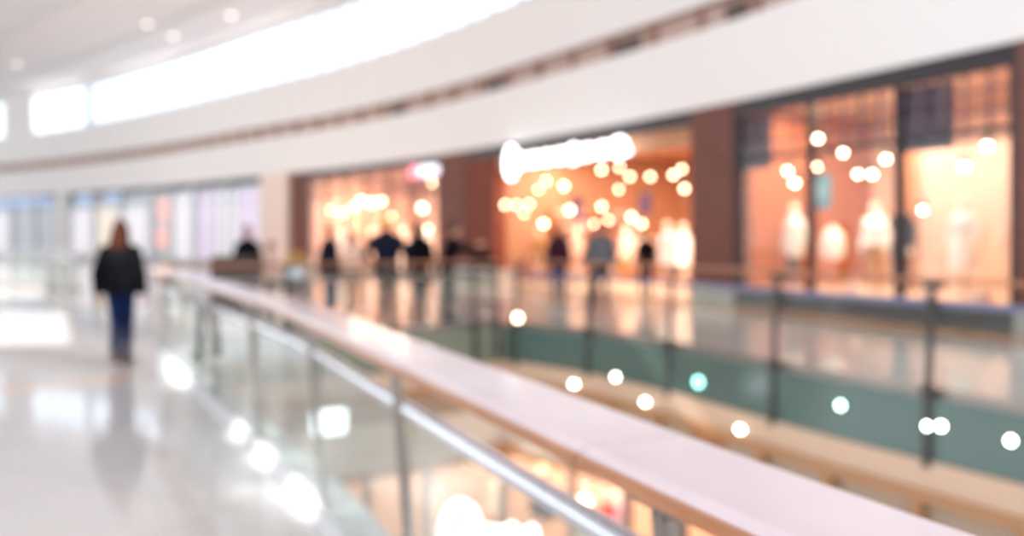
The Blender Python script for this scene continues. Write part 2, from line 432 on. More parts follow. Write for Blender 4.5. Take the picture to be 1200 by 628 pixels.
def wall_piece(a, b, z0, z1, name, m='white'): struct(MB().sweep(sub_path(FAC, a, b), [(-.05,z0),(-.05,z1),(.25,z1),(.25,z0)]).build(name, m))
wall_piece(0, sA, 8.9, 11.5, 'wall_upper_right'); wall_piece(sB, sC, 8.9, 11.5, 'wall_pier', 'palegrey'); wall_piece(sD, sE, 8.9, 11.5, 'wall_upper_left')

# ------------------------------------------------------------------ ceiling; unseen skylights, the small ones added and shaped to drop sun patches
SUN = Vector((.25, .70, -1.0))
def up(quad): return [(x-SUN.x*12.05, y-SUN.y*12.05) for x, y in quad]
patches = [[(-12.9,20.8),(-11.4,20.8),(-24,44),(-30,44)],
           [(-11.2,17.6),(-9.0,17.2),(-6.2,12.0),(-7.6,11.6)],
           [(-5.6,13.6),(-4.6,13.6),(-7.0,21),(-8.4,21)],
           [(-3.45,8.6),(-2.9,8.6),(-4.6,13),(-5.3,13)]]
KI, KO = offset(NEAR, -.03), offset(NEAR, .31)
for ya, yb in ((4.55,5.1),(5.55,5.95),(6.3,6.65)):
    patches.append([tuple(path_at(q, s_of_y(q, y))[0]) for q, y in ((KI,ya),(KO,ya),(KO,yb),(KI,yb))])
sky = [[(1.5,-11),(9.,-11),(4.,16),(-3.5,16)]] + [up(q) for q in patches]
arc = [(p.x, p.y) for p in offset(FAC, .2)]
fill([[(-70,-13)]+[(16,-13)]+arc+[(-70,76)]]+sky, 12.05, 'ceiling', 'ceil', 0)
def frosted():
    m = bpy.data.materials.new('frosted_skylight'); m.use_nodes = True; nt = m.node_tree; nt.nodes.remove(nt.nodes['Principled BSDF'])
    t = nt.nodes.new('ShaderNodeBsdfTranslucent'); t.inputs['Color'].default_value = (.42,.44,.50,1)
    nt.links.new(t.outputs[0], nt.nodes['Material Output'].inputs['Surface']); return m
M['frosted'] = frosted()
sk = struct(fill([sky[0]], 12.2, 'window_4', 'frosted'))  # unseen frosted pane added to diffuse the sun through the main skylight
# raised grey bands that follow the curve of the ceiling
band(offset(FAC, -9), -1.2, 1.2, 11.92, 12.05, 'trim_16', 'ceilband')
band(offset(FAC, -3.2), -.15, .15, 11.9, 12.05, 'trim_17', 'ceilband')
for i, (px, py) in enumerate(((173,28),(203,42),(271,18),(20,75))):
    d = (12.0-EYE)*F/(HOR-py); x = (px-600)/F*d
    root = thing('ceiling_downlight', 'small round downlight in the white ceiling above the curved window strip', 'ceiling light', (x, d, 12.05), 0, 'ceiling downlights')
    MB().lathe([(.24,-.06),(.26,-.02),(.26,0)]).build('lamp_ring', 'white', root, smooth=True)
    MB().lathe([(.02,-.10),(.14,-.085),(.19,-.05),(.19,-.03)]).build('lamp_lens', 'dlight', root, smooth=True)

# ------------------------------------------------------------------ shops
class Shop:
    def __init__(s, pl, pr, depth=6.):
        a, _ = path_at(FAC, ray_hit(FAC, pl)); b, _ = path_at(FAC, ray_hit(FAC, pr))
        s.a, s.b = a, b; s.u = (b-a).normalized(); s.n = Vector((-s.u.y, s.u.x)); s.L = (b-a).length
        s.rz = math.atan2(s.u.y, s.u.x); s.loc = (a.x, a.y, 0); s.d = depth
    def w(s, u, v): p = s.a+s.u*u+s.n*v; return (p.x, p.y)
    def u_at(s, px, v):
        r = (px-600)/F; o = s.a+s.n*v
        return (r*o.y-o.x)/(s.u.x-r*s.u.y)
    def fit(s, px, v):
        while v > .45 and not .4 < s.u_at(px, v) < s.L-.3: v -= .1
        return v
    def at(s, px, v): v = s.fit(px, v) if v > .4 else v; return s.w(s.u_at(px, v), v)
    def st(s, name, m, mb): return struct(mb.build(name, m, None, s.loc, s.rz))
    def room(s, tagname, back, side, ceil, floor=None, H=4.35):
        d, L = s.d, s.L
        s.st('wall_%s_back' % tagname, back, MB().box((L/2, d+.05, H/2), (L+.2, .1, H)))
        s.st('wall_%s_left' % tagname, side, MB().box((-.06, d/2+.25, H/2), (.1, d-.4, H)))
        s.st('wall_%s_right' % tagname, side, MB().box((L+.06, d/2+.25, H/2), (.1, d-.4, H)))
        s.st('ceiling_%s' % tagname, ceil, MB().box((L/2, d/2+.2, H+.06), (L+.2, d-.2, .1)))
        if floor: s.st('floor_%s' % tagname, floor, MB().box((L/2, d/2+.15, .012), (L, d-.3, .02)))
def area(name, loc, size, power, color, rot=(0,0,0)):
    l = bpy.data.lights.new(name, 'AREA'); l.shape = 'RECTANGLE'; l.size, l.size_y = size; l.energy = power; l.color = srgb(color)
    o = bpy.data.objects.new(name, l); col.objects.link(o); o.location = loc; o.rotation_euler = rot; return o
WARM = (255, 220, 190)

def pier(pl, pr, m, label_n, v0=-.06, v1=.5):
    S = Shop(pl, pr); u0, u1 = 0, S.L
    o = S.st('wall_brick_%s' % label_n, m, MB().box((S.L/2, (v0+v1)/2, 2.35), (S.L, v1-v0, 4.3)))
    S.st('baseboard_%s' % label_n, 'stone', MB().box((S.L/2, (v0+v1)/2-.01, .22), (S.L+.04, v1-v0+.06, .44), bev=.01))
pier(1194, 1290, 'brick', 'right'); pier(812, 861, 'brick', 'middle'); pier(514, 547, 'brick', 'centre'); pier(547, 580, 'redbrick', 'entrance', -.02, .9)
pier(342, 360, 'brick', 'left')

# --- pendant and spot lamps
def pendant(S, px, py, v, r=.085, mname='bulb', group='pendant bulbs in the open shop', label='round glowing bulb hanging from the timber ceiling of the open shop', H=4.35):
    x, y = S.at(px, v); z = hgt(py, y)
    root = thing('pendant_lamp', label, 'lamp', (x, y, z), S.rz, group)
    r *= .62
    MB().ball((0,0,0), r, 2).build('bulb', mname, root, smooth=True)
    MB().cyl((0,0,r*.9), (0,0,r+.09), .04, .03, 10).build('socket', 'dark', root)
    MB().cyl((0,0,r+.08), (0,0,H-z), .008, n=6).build('cord', 'dark', root)
def spotlamp(S, px, py, v, r=.08, group='spot lamps in the corner window', label='bright spot lamp on a rod above the mannequins in the framed window', H=4.35):
    x, y = S.at(px, v); z = hgt(py, y)
    root = thing('spot_lamp', label, 'lamp', (x, y, z), S.rz, group)
    r *= .7
    MB().ball((0,-.02,0), (r, r, r*.9), 2).build('bulb', 'spot', root, smooth=True)
    MB().lathe([(r*1.15,.02),(r*1.15,.12),(r*.8,.2)]).build('housing', 'dark', root, smooth=False)
    MB().cyl((0,0,.19), (0,0,max(.25, H-z)), .012, n=8).build('rod', 'dark', root)

# ------------------------------------------------------------------ people and mannequins
def figure(name, label, cat, loc, rz, H=1.7, top='black', legs='navy', shoes='blackshoe', hair='darkhair', hairstyle='short', skin='skin',
           arms=None, feet=None, bulk=1.0, hem=.84, lean=(0,0), wide=1.0, face=True, dress=False, base=False, group=None, vox=.008, turn=0):
    """faces -Y at rz = 0; joints given for a 1.7 m figure and scaled"""
    k = H/1.7
    root = thing(name, label, cat, loc, rz, group)
    V = lambda x, y, z: Vector((x*k, y*k, z*k))
    lx, ly = lean
    def T(x, y, z):                                   # lean the upper body about the hips
        f = max(0, z-.92)/.78
        return V(x+lx*f, y+ly*f, z)
    sh = .165*wide
    feet = feet or ((-.09, -.02, 0), (.09, .02, 0))
    arms = arms or ([(-.07,.02,-.28),(-.09,-.05,-.53)], [(.07,.02,-.28),(.09,-.05,-.53)])
    S = [T(-sh,0,1.355), T(sh,0,1.355)]
    E = [S[i]+Vector(arms[i][0])*k for i in (0,1)]; W = [S[i]+Vector(arms[i][1])*k for i in (0,1)]
    hips = [V(-.085,0,.90), V(.085,0,.90)]
    ank = [V(f[0], f[1], .085+f[2]) for f in feet]
    knee = []
    for i in (0,1):
        m = (hips[i]+ank[i])/2; m.z += .01*k; m.y -= (.03+.5*abs(feet[i][2]))*k; knee.append(m)
    # body: one continuous surface
    b = MB()
    hc = T(0,-.012,1.585)
    b.ball(hc, (.074*k,.092*k,.112*k), 3); b.ball(hc+V(0,-.035,-.06), (.05*k,.05*k,.05*k), 2)
    b.caps(T(0,.012,1.40), T(0,0,1.52), .056*k, .05*k)
    b.loft([(V(0,0,.86), .13*k, .10*k), (V(0,0,.95), .15*k, .105*k), (T(0,0,1.08), .125*k, .09*k), (T(0,0,1.28), .15*k, .10*k), (T(0,0,1.39), .15*k, .08*k), (T(0,.005,1.45), .06*k, .055*k)])
    for i in (0,1):
        b.caps(S[i], E[i], .047*k, .037*k); b.caps(E[i], W[i], .038*k, .026*k)
        b.caps(hips[i], knee[i], .078*k, .052*k); b.caps(knee[i], ank[i], .05*k, .036*k)
        # hand: palm, four fingers with a bend, thumb from the side of the palm
        d = (W[i]-E[i]).normalized(); sgn = -1 if i == 0 else 1
        side = Vector((0,-1,0)); side = (side-d*side.dot(d)); side = side.normalized() if side.length > .1 else Vector((1,0,0))
        cur = d.cross(side)*(-1 if i == 0 else 1); cur = cur if cur.x*sgn < 0 else -cur
        for q in (-1, 0, 1): b.caps(W[i]+side*q*.016*k, W[i]+d*.085*k+side*q*.022*k, .017*k, .015*k)
        for q, ln in enumerate((.062,.074,.070,.054)):
            r0 = W[i]+d*.085*k+side*(1.5-q)*.0205*k; r1 = r0+(d+cur*.25).normalized()*ln*.55*k; r2 = r1+(d+cur*.95).normalized()*ln*.5*k
            b.caps(r0, r1, .0095*k, .0088*k); b.caps(r1, r2, .0088*k, .0075*k)
        t0 = W[i]+d*.025*k+side*.025*k; t1 = t0+(side*.75+d*.7+cur*.2).normalized()*.04*k; t2 = t1+(d+side*.2+cur*.35).normalized()*.032*k
        b.caps(t0, t1, .013*k, .0105*k); b.caps(t1, t2, .0105*k, .0085*k)
    if face:
        b.caps(hc+V(0,-.09,.005), hc+V(0,-.108,-.025), .010*k, .015*k)             # nose
        b.caps(hc+V(-.022,-.083,-.058), hc+V(.022,-.083,-.058), .008*k, .008*k)      # lips
        for sx in (-1,1):
            b.ball(hc+V(sx*.076,.008,-.01), (.012*k,.022*k,.034*k), 2)               # ears
            b.caps(hc+V(sx*.018,-.088,.03), hc+V(sx*.045,-.08,.03), .009*k, .008*k)  # brow
    b.build('body', skin, root, remesh=vox*k)
    if face:
        for sx in (-1,1): MB().ball(hc+V(sx*.032,-.083,.008), .011*k, 2).build('eye', 'black', root, smooth=True)
    # top: coat, shirt or dress
    c = MB(); B = bulk
    if dress:
        c.loft([(V(0,0,.48), .25*k, .21*k), (V(0,0,.75), .205*k, .17*k), (T(0,0,1.02), .145*k, .115*k), (T(0,0,1.27), .172*k, .125*k), (T(0,0,1.385), .165*k, .095*k), (T(0,.01,1.44), .075*k, .07*k)])
    else:
        c.loft([(V(0,0,hem), .172*B*k, .132*B*k), (V(0,0,hem+.02), .178*B*k, .138*B*k), (T(0,0,1.05), .165*B*k, .127*B*k), (T(0,0,1.26), .185*wide*B*k, .14*B*k),
                (T(0,0,1.385), .17*wide*k, .105*k), (T(0,.008,1.455), .078*k, .074*k), (T(0,.008,1.485), .072*k, .07*k)])
    for i in (0,1):
        c.caps(S[i], E[i], .060*min(B,1.06)*k, .056*B*k); d = (W[i]-E[i]); c.cyl(E[i], E[i]+d*.97, .056*B*k, .044*B*k, 16)
    c.build('dress' if dress else 'top', top, root, remesh=.012*k)
    if legs:
        t = MB()
        t.loft([(V(0,0,.80), .15*k, .115*k), (V(0,0,.88), .17*k, .125*k), (V(0,0,1.0), .15*k, .115*k), (V(0,0,1.03), .145*k, .112*k)])
        for i in (0,1):
            t.caps(hips[i], knee[i], .094*k, .066*k); t.ball(knee[i], .066*k); t.cyl(knee[i], ank[i]+V(0,0,-.01), .066*k, .052*k, 16)
        t.build('trousers', legs, root, remesh=.012*k)
    if shoes:
        for i in (0,1):
            f = MB(); a = ank[i]; gz = feet[i][2]*k
            f.loft([(a+V(0,-.055,-.085), .042*k, .125*k), (a+V(0,-.055,-.06), .047*k, .13*k), (a+V(0,-.045,-.03), .043*k, .105*k), (a+V(0,-.005,.0), .042*k, .055*k), (a+V(0,.0,.035), .045*k, .05*k)])
            f.build('shoe', shoes, root, smooth=True)
    if hair:
        h = MB()
        h.ball(hc+V(0,.018,.024), (.085*k,.098*k,.108*k), 3)
        if hairstyle == 'long':
            h.loft([(hc+V(0,.085,-.27), .09*k, .028*k), (hc+V(0,.088,-.2), .112*k, .04*k), (hc+V(0,.07,-.08), .10*k, .058*k), (hc+V(0,.04,.0), .088*k, .08*k), (hc+V(0,.03,.06), .07*k, .07*k)])
            for sx in (-1,1): h.caps(hc+V(sx*.075,.01,.0), hc+V(sx*.10,.045,-.20), .03*k, .028*k)
        if hairstyle == 'bun': h.ball(hc+V(0,.10,.07), .045*k, 2)
        h.build('hair', hair, root, remesh=.008*k)
    if base:
        MB().lathe([(.2,0),(.2,.012),(.18,.02)]).build('base_plate', 'steel', root)
        MB().cyl((0,.05,.015), (0,.05,.5*k), .012, n=10).build('support_rod', 'steel', root)
    return root
def pos(px, depth): return ((px-600)/F*depth, depth, 0)

figure('person', 'person with long auburn hair, black puffy jacket and navy jeans walking away on the walkway', 'person', pos(141, 10.0), PI+.02,
       H=1.70, top='black', legs='jeans', shoes='redshoe', hair='auburn', hairstyle='long', bulk=1.22, hem=.83, wide=1.08,
       arms=([(-.07,.03,-.28),(-.06,-.06,-.52)], [(.07,.05,-.28),(.07,.02,-.53)]), feet=((.015,-.20,0),(-.01,.16,.05)), vox=.006)
figure('person', 'person with dark hair and black top behind the dark brown banquette', 'person', pos(290, 16.3), .5, H=1.72, top='black', legs='black', hair='darkhair', hairstyle='bun')
figure('person', 'shorter person in a pale pink top between the banquette and the flower table', 'person', pos(317, 16.8), -.7, H=1.42, top='pinktop', legs='khaki', hair='brownhair')
figure('person', 'person in navy coat and faded blue jeans at the end balustrade, beside the flower table', 'person', pos(386, 14.9), 1.2, H=1.72, top='navy', legs='bluejeans', hair='brownhair', hem=.78, bulk=1.12)
figure('person', 'person with dark hair and blush top behind the shopper in faded jeans', 'person', pos(414, 18.2), .3, H=1.62, top='blush', legs='khaki', hair='darkhair', hairstyle='long')
figure('person', 'tall broad person with golden hair in a navy jacket at the end balustrade', 'person', pos(453, 14.7), PI-.1, H=1.88, top='navy', legs='navy', hair='blond', bulk=1.18, wide=1.2,
       arms=([(-.13,-.02,-.26),(-.10,-.2,-.42)], [(.13,-.02,-.26),(.10,-.2,-.42)]))
figure('person', 'slim person all in black beside the golden haired shopper', 'person', pos(492, 15.2), .4, H=1.76, top='black', legs='black', hair='darkhair', hairstyle='long')
p5 = figure('person', 'person in black leaning and reaching forward with a black bag near the brick pier', 'person', pos(524, 15.2), 1.35, H=1.74, top='black', legs='black', hair='darkhair', lean=(0,-.16),
       arms=([(-.02,-.23,-.12),(.06,-.45,-.03)], [(.02,-.23,-.12),(-.06,-.45,-.02)]))
figure('person', 'person in burgundy jacket and dark jeans outside the open shop', 'person', pos(655, 18.9), .2, H=1.78, top='burg', legs='jeans', hair='darkhair', hairstyle='long', bulk=1.08, hem=.8)
figure('person', 'person in grey shirt and dark trousers walking toward the open shop', 'person', pos(704, 17.6), PI-.2, H=1.84, top='greyshirt', legs='black', hair='brownhair', bulk=1.1, wide=1.12, feet=((-.10,-.16,0),(.11,.14,.02)))
figure('person', 'person in black top standing at the entrance of the open shop', 'person', pos(757, 21.0), -.3, H=1.70, top='black', legs='navy', hair='blond')
# black bag in the reaching shopper's hands
bx, by = -1.155+.63*.976, 15.2-.63*.219
bag = thing('handbag', 'black bag held out by the leaning shopper in black', 'bag', (bx, by, .98), .2)
MB().loft([((0,0,0), .19,.07), ((0,0,.03), .21,.085), ((0,0,.2), .19,.07), ((0,0,.26), .15,.05)]).build('bag_body', 'black', bag, smooth=True)
MB().tube([(-.1,0,.25),(-.07,0,.33),(0,0,.36),(.07,0,.33),(.1,0,.25)], .012).build('bag_handle', 'black', bag)

# banquette, flower table
bx, by, _ = pos(276, 15.2)
bq = thing('banquette_sofa', 'dark brown leather high-backed banquette behind the end balustrade', 'sofa', (bx, by, 0), .35)
MB().box((0,0,.66), (.86,.14,1.02), bev=.04).build('backrest', 'leather', bq, smooth=False)
MB().box((0,.38,.36), (.84,.62,.2), bev=.05).build('seat', 'leather', bq)
for sx in (-1,1): MB().box((sx*.39,.36,.5), (.08,.6,.32), bev=.03).build('armrest', 'leather', bq)
for sx in (-1,1):
    for sy in (0,.6): MB().cyl((sx*.37,sy,0), (sx*.37,sy,.27), .02,.028).build('leg', 'tabletop', bq)
tx, ty, _ = pos(344, 14.2)
tb = thing('round_table', 'small dark round table carrying the pale blue vase', 'table', (tx, ty, 0))
MB().lathe([(.30,.70),(.32,.71),(.32,.735),(.30,.74)]).build('tabletop', 'tabletop', tb)
MB().cyl((0,0,.03), (0,0,.70), .03).build('stem', 'tabletop', tb); MB().lathe([(.22,0),(.22,.02),(.06,.05)]).build('base', 'tabletop', tb)
vs = thing('flower_vase', 'pale blue globe vase of yellow flowers on the small dark table', 'vase', (tx+.05, ty-.04, .74))
MB().lathe([(.07,0),(.12,.05),(.14,.12),(.12,.19),(.06,.23),(.07,.25)]).build('vase', 'pot', vs, smooth=True)
for i in range(14):
    a = i*2.4; r = .05+.11*((i*37) % 10)/10; z = .36+.15*((i*53) % 10)/10
    fl = MB().tube([(0,0,.2),(r*.5*math.cos(a), r*.5*math.sin(a), .2+(z-.2)*.6),(r*math.cos(a), r*math.sin(a), z)], .006, 6).build('stem', 'leaf', vs)
    m = MB().ball((r*math.cos(a), r*math.sin(a), z), .02, 1)
    for q in range(6):
        e = q*PI/3; m.ball((r*math.cos(a)+.035*math.cos(e), r*math.sin(a)+.035*math.sin(e), z+.008), (.03,.03,.012), 1)
    m.build('flower', 'petal', fl)

# ------------------------------------------------------------------ framed corner window (right)
A = Shop(862, 1193, 4.2)
A.room('corner_shop', 'peach', 'shopwood', 'shopcream')
fr = thing('shop_window', 'tall black framed shop window of three bays between brick piers', 'shop window', A.loc, A.rz)
uu = [0.06, A.u_at(948, .0), A.u_at(1052, .0), A.L-.06]
MB().box((A.L/2, .05, .17), (A.L, .16, .34), bev=.01).build('plinth', 'dark', fr)
for u in uu: MB().box((u, .05, 2.25), (.13, .15, 3.85), bev=.008).build('mullion', 'dark', fr)
MB().box((A.L/2, .05, 3.2), (A.L-.1, .12, .10), bev=.008).build('transom', 'dark', fr)
for a, b in zip(uu, uu[1:]):
    MB().box(((a+b)/2, .06, 2.25), (b-a-.13, .012, 3.8)).build('glass_panel', 'shopglass', fr)
    g = MB(); n = max(3, round((b-a)/.42))
    for k in range(1, n): g.box((a+(b-a)*k/n, .035, 3.70), (.045,.04,.9))
    for z in (3.5, 3.85): g.box(((a+b)/2, .035, z), (b-a-.13,.035,.04))
    g.build('muntin_grid', 'lattice', fr)
A.st('floor_window_platform', 'platform', MB().box((A.L/2, .15+1.6, .2), (A.L-.1, 3.1, .4), bev=.01))
# cream display panel behind the right bay, plum curtains in the transom lights
def panel(S, p0, p1, v, z0, z1, name, m, label, cat):
    u0, u1 = S.u_at(p0, v), S.u_at(p1, v); x, y = S.w((u0+u1)/2, v)
    o = MB().box((0,0,(z1-z0)/2), (u1-u0, .06, z1-z0), bev=.01).build(name, m, None, (x, y, z0), S.rz)
    return tag(o, label, cat)
panel(A, 1078, 1188, 2.0, .4, 3.2, 'display_board', 'peach', 'tall cream display panel behind the mannequin in the right bay', 'panel')
for i, (p0, p1, lb) in enumerate(((866,905,'plum roller blind at the top of the left bay beside the brick pier'), (1060,1118,'plum roller blind at the top of the right bay'))):
    panel(A, p0, p1, .30, 3.0, 4.15, 'roller_blind', 'plum', lb, 'blind')
panel(A, 1062, 1082, 2.2, .4, 3.2, 'display_board', 'slat', 'narrow orange timber panel beside the cream display panel', 'panel')
# hanging cyan box
x, y = A.at(962, .9)
cb = thing('hanging_sign', 'cyan box sign hanging between the left and middle bays of the corner window', 'sign', (x, y, hgt(244, y)), A.rz)
MB().box((0,0,.35), (.40,.16,.70), bev=.02).build('sign_box', 'cyan', cb); MB().box((.05,-.083,.35), (.2,.012,.42)).build('sign_face', 'cyanpale', cb)
for sx in (-.15,.15): MB().cyl((sx,0,.69), (sx,0,4.35-hgt(244,y)), .006, n=6).build('wire', 'dark', cb)

def aim(S, px, v, e, z=1.5, spread=.55):  # unseen spot added to brighten a mannequin
    x, y = S.at(px, v); v2 = S.fit(px, v); u = (Vector((x, y))-S.a).dot(S.u)
    a = Vector((*S.w(u, max(.1, v2-(.9 if S is A else 1.8))), 4.2)); b = Vector((x, y, z))
    l = bpy.data.lights.new('mannequin_fill_spot', 'SPOT'); l.energy = e; l.spot_size = spread; l.spot_blend = .5; l.color = srgb((255,232,208)); l.shadow_soft_size = .05
    o = bpy.data.objects.new('mannequin_fill_spot', l); col.objects.link(o); o.location = a; o.rotation_euler = (b-a).to_track_quat('-Z', 'Y').to_euler()
def mq(S, px, v, label, z=.4, rz=0, **k):
    x, y = S.at(px, v)
    if k.get('top') != 'black': aim(S, px, v, k.pop('light', 1700 if S is not A else 560))
    return figure('mannequin', label, 'mannequin', (x, y, z), S.rz+rz, skin='mannequin', hair=None, face=False, base=True, vox=.012, **k)
mq(A, 931, 1.2, 'white mannequin in white coat and grey leggings in the left bay', H=1.86, top='wcloth', legs='greyshirt', shoes=None, bulk=1.2, hem=.62)
mq(A, 1026, 1.1, 'white mannequin in wide white jacket and tan trousers in the middle bay', H=1.80, top='wcloth', legs='tancloth', shoes=None, bulk=1.3, wide=1.15, hem=.9)
mq(A, 1128, 1.2, 'white mannequin in a cream dress before the cream panel in the right bay', H=1.84, top='wcloth', legs=None, shoes=None, dress=True, light=420)
mq(A, 1056, 1.5, 'mannequin in black coat and black trousers between the middle and right bays', H=1.84, top='black', legs='black', shoes=None, hem=.6, bulk=1.1)
# dress form bust
x, y = A.at(976, 1.5)
df = thing('dress_form', 'rounded white dress form on a thin stand in the middle bay', 'dress form', (x, y, .4), A.rz)
MB().loft([((0,0,.62), .20,.17), ((0,0,.72), .27,.22), ((0,0,.9), .30,.24), ((0,0,1.1), .27,.2), ((0,0,1.22), .2,.15), ((0,0,1.3), .06,.06), ((0,0,1.36), .055,.055)]).build('torso', 'wcloth', df, remesh=.015)
MB().cyl((0,0,.02), (0,0,.64), .02).build('stand_pole', 'tancloth', df); MB().lathe([(.2,0),(.2,.015),(.05,.04)]).build('base', 'tancloth', df)
# low display stack on the platform
for i, px in enumerate((1000, 1090, 1150)):
    x, y = A.at(px, .6)
    o = MB().lathe([(.15,0),(.155,.02),(.155,.20),(.15,.22)]).build('display_plinth', 'shopcream', None, (x, y, .4), A.rz)
    tag(o, ['small round white display plinth beside the tan trousers in the middle bay', 'small round white display plinth at the left of the right bay', 'small round white display plinth below the cream dress'][i], 'plinth')
for px, py, v, r in ((959,162,.7,.085),(1069,134,.7,.095),(1158,171,1.0,.085),(989,179,1.4,.07),(1039,186,1.2,.075),(1006,204,2.0,.07),(1023,204,2.1,.08),(924,200,1.6,.07),(932,214,.9,.085),(1131,195,1.2,.09),(958,195,2.2,.06),(1082,246,1.2,.06)):
    spotlamp(A, px, py, v, r)
for u, e in ((1.2,280),(3.1,330),(5.3,190)):
    x, y = A.w(u, 1.2); area('shop_lamp', (x, y, 4.28), (1.2,1.6), e*.55, WARM)

# ------------------------------------------------------------------ open shop with the glowing sign
B = Shop(580, 811, 8.)
B.room('open_shop', 'shopback', 'shopback', 'slat', 'platform')
# timber soffit over the entrance, sloping down toward the back
B.st('ceiling_soffit', 'slat', MB().box((B.L/2, .35, 3.95), (B.L-.02, .5, .5)))
def script_sign(name, label, loc, rz, W, Hi, Hs, mname, depth=.06):
    """illegible glowing script: a tall looped initial and a run of small loops"""
    root = thing(name, label, 'sign', loc, rz)
    r = .085*Hi/1.2
    ini = [(Hi*.42*math.cos(a)*.62+Hi*.26, 0, Hi*.5+Hi*.46*math.sin(a)) for a in [PI*.15+k*PI*1.75/14 for k in range(15)]]
    MB().tube(ini, r).build('lettering', mname, root)
    MB().tube([(Hi*.10,0,Hi*.2),(Hi*.3,0,Hi*.52),(Hi*.42,0,Hi*.9)], r).build('lettering', mname, root)
    x0 = Hi*.56; n = 8; w = (W-x0)/n
    for k in range(n):
        c = x0+w*(k+.5); hh = Hs*(.5 if k not in (4,7) else .72)
        loop = [(c+w*.42*math.cos(a)+.0, 0, Hi*.5+hh*.5*math.sin(a)) for a in [k2*2*PI/10 for k2 in range(11)]]
        loop.append((c+w*.6, 0, Hi*.5-hh*.35))
        MB().tube(loop, r*.8, 8).build('lettering', mname, root)
    MB().box((W*.5, depth, Hi*.5), (W*.9, .05, .06)).build('mounting_bar', 'dark', root)
    return root
u0 = B.u_at(594, -.3); x, y = B.w(u0, -.3); W_ = B.u_at(735, -.3)-u0
sg = script_sign('shop_sign', 'glowing white script sign over the entrance of the open shop', (x, y, hgt(210, y)), B.rz, W_, 1.0, .62, 'sign')
for px, py, v, r in ((599,209,1.2,.09),(640,212,2.,.1),(631,222,3.,.09),(591,240,.7,.15),(605,240,2.5,.1),(620,239,3.,.1),(614,250,3.5,.09),(589,263,.9,.1),(705,199,1.2,.11),(726,196,2.,.09),
                     (738,180,.75,.085),(738,207,2.2,.1),(762,207,2.6,.1),(789,205,1.9,.1),(799,198,1.,.09),(802,221,1.1,.1),(725,222,3.5,.1),(661,218,3.5,.13),(705,242,4.,.13),(696,262,3.,.09),(713,258,3.4,.1),(637,262,2.2,.14),(740,254,3.,.12),(752,262,4.2,.12),(668,246,4.4,.15)):
    pendant(B, px, py, v, r)
for u, v, e in ((1.5,2,500),(4.6,2,520),(7.7,2,640),(3,5.5,420),(6.5,5.5,460)):
    x, y = B.w(u, v); area('shop_lamp', (x, y, 4.28), (1.4,1.6), e*.5, WARM)
mq(B, 783, 1.8, 'white mannequin in long white coat at the right edge of the open shop', z=.025, H=1.9, top='wcloth', legs='blush', shoes=None, bulk=1.2, hem=.6)
mq(B, 801, 2.6, 'white mannequin in white dress against the right wall of the open shop', z=.025, H=1.85, top='wcloth', legs=None, shoes=None, dress=True)
mq(B, 735, 3.4, 'mannequin in blush jacket in the middle of the open shop', z=.025, H=1.8, top='blush', legs='tancloth', shoes=None, bulk=1.15)
mq(B, 676, 2.6, 'mannequin in pale pink top and white trousers inside the open shop', z=.025, H=1.8, top='pinktop', legs='wcloth', shoes=None)
mq(B, 632, 1.6, 'mannequin in tan coat at the left of the open shop entrance', z=.025, H=1.78, top='tancloth', legs='blush', shoes=None, hem=.65)
for px, py0, py1, v, lb in ((756,226,252,3.2,'plum cloth banner hanging in the open shop at right of centre'), (677,230,256,2.6,'plum cloth banner hanging in the open shop at left of centre')):
    x, y = B.at(px, v); z0, z1 = hgt(py1, y), hgt(py0, y)
    r = thing('hanging_banner', lb, 'banner', (x, y, z0), B.rz)
    MB().box((0,0,(z1-z0)/2), (.62,.02,z1-z0), bev=.004).build('banner_cloth', 'plum', r); MB().cyl((-.34,0,z1-z0), (.34,0,z1-z0), .015).build('banner_rod', 'dark', r)
    for sx in (-.3,.3): MB().cyl((sx,0,z1-z0), (sx,0,4.35-z0), .005, n=6).build('cord', 'dark', r)
# clothes rails with separate garments
def garment_proto(m):
    root = thing('hanging_garment', 'x', 'garment', (0,0,0))
    MB().loft([((0,0,-1.05), .05,.26), ((0,0,-.7), .05,.23), ((0,0,-.4), .045,.19), ((0,0,-.18), .045,.23), ((0,0,-.1), .03,.16), ((0,0,-.07), .02,.06)], 18).build('cloth', m, root, smooth=True)
    MB().tube([(0,-.2,-.12),(0,0,-.06),(0,.2,-.12)], .008, 6).build('hanger', 'dark', root)
    MB().tube([(0,0,-.06),(0,0,.0),(0,.018,.028),(0,.03,.01)], .004, 6).build('hook', 'steel', root)
    return root
protos = {}
def rail(S, u, v, width, label, mats, gl, group, z=.025, rot=0):
    x, y = S.w(u, v)
    r = thing('clothes_rail', label, 'clothes rail', (x, y, z), S.rz+rot)
    MB().cyl((-width/2,0,1.5), (width/2,0,1.5), .016).build('rail_bar', 'dark', r)
    for sx in (-1,1):
        MB().cyl((sx*width/2,0,.03), (sx*width/2,0,1.51), .016).build('post', 'dark', r)
        MB().box((sx*width/2,0,.02), (.05,.5,.04), bev=.008).build('foot', 'dark', r)
    n = int(width/.17); ca, sa = math.cos(S.rz+rot), math.sin(S.rz+rot)
    for i in range(n):
        u = -width/2+.12+i*(width-.24)/(n-1); m = mats[i % len(mats)]
        L = (x+u*ca, y+u*sa, z+1.505)
        lb = M[m].name.replace('_', ' ')+' '+gl
        if m not in protos:
            o = garment_proto(m); protos[m] = o; o.location = L; o.rotation_euler = (0,0,S.rz+rot); o['label'] = lb; o['group'] = group
        else: dup(protos[m], L, S.rz+rot, lb, group)
rail(B, 1.7, 1.5, 1.6, 'clothes rail of tan and brown garments at the left of the open shop', ['tancloth','burg','blush'], 'garment on the rail at the left of the open shop', 'garments on the left rail')
rail(B, 2.2, 4.4, 1.5, 'clothes rail of pale garments deep in the open shop', ['wcloth','blush','pinktop'], 'garment on the rail deep in the open shop', 'garments on the deep rail')
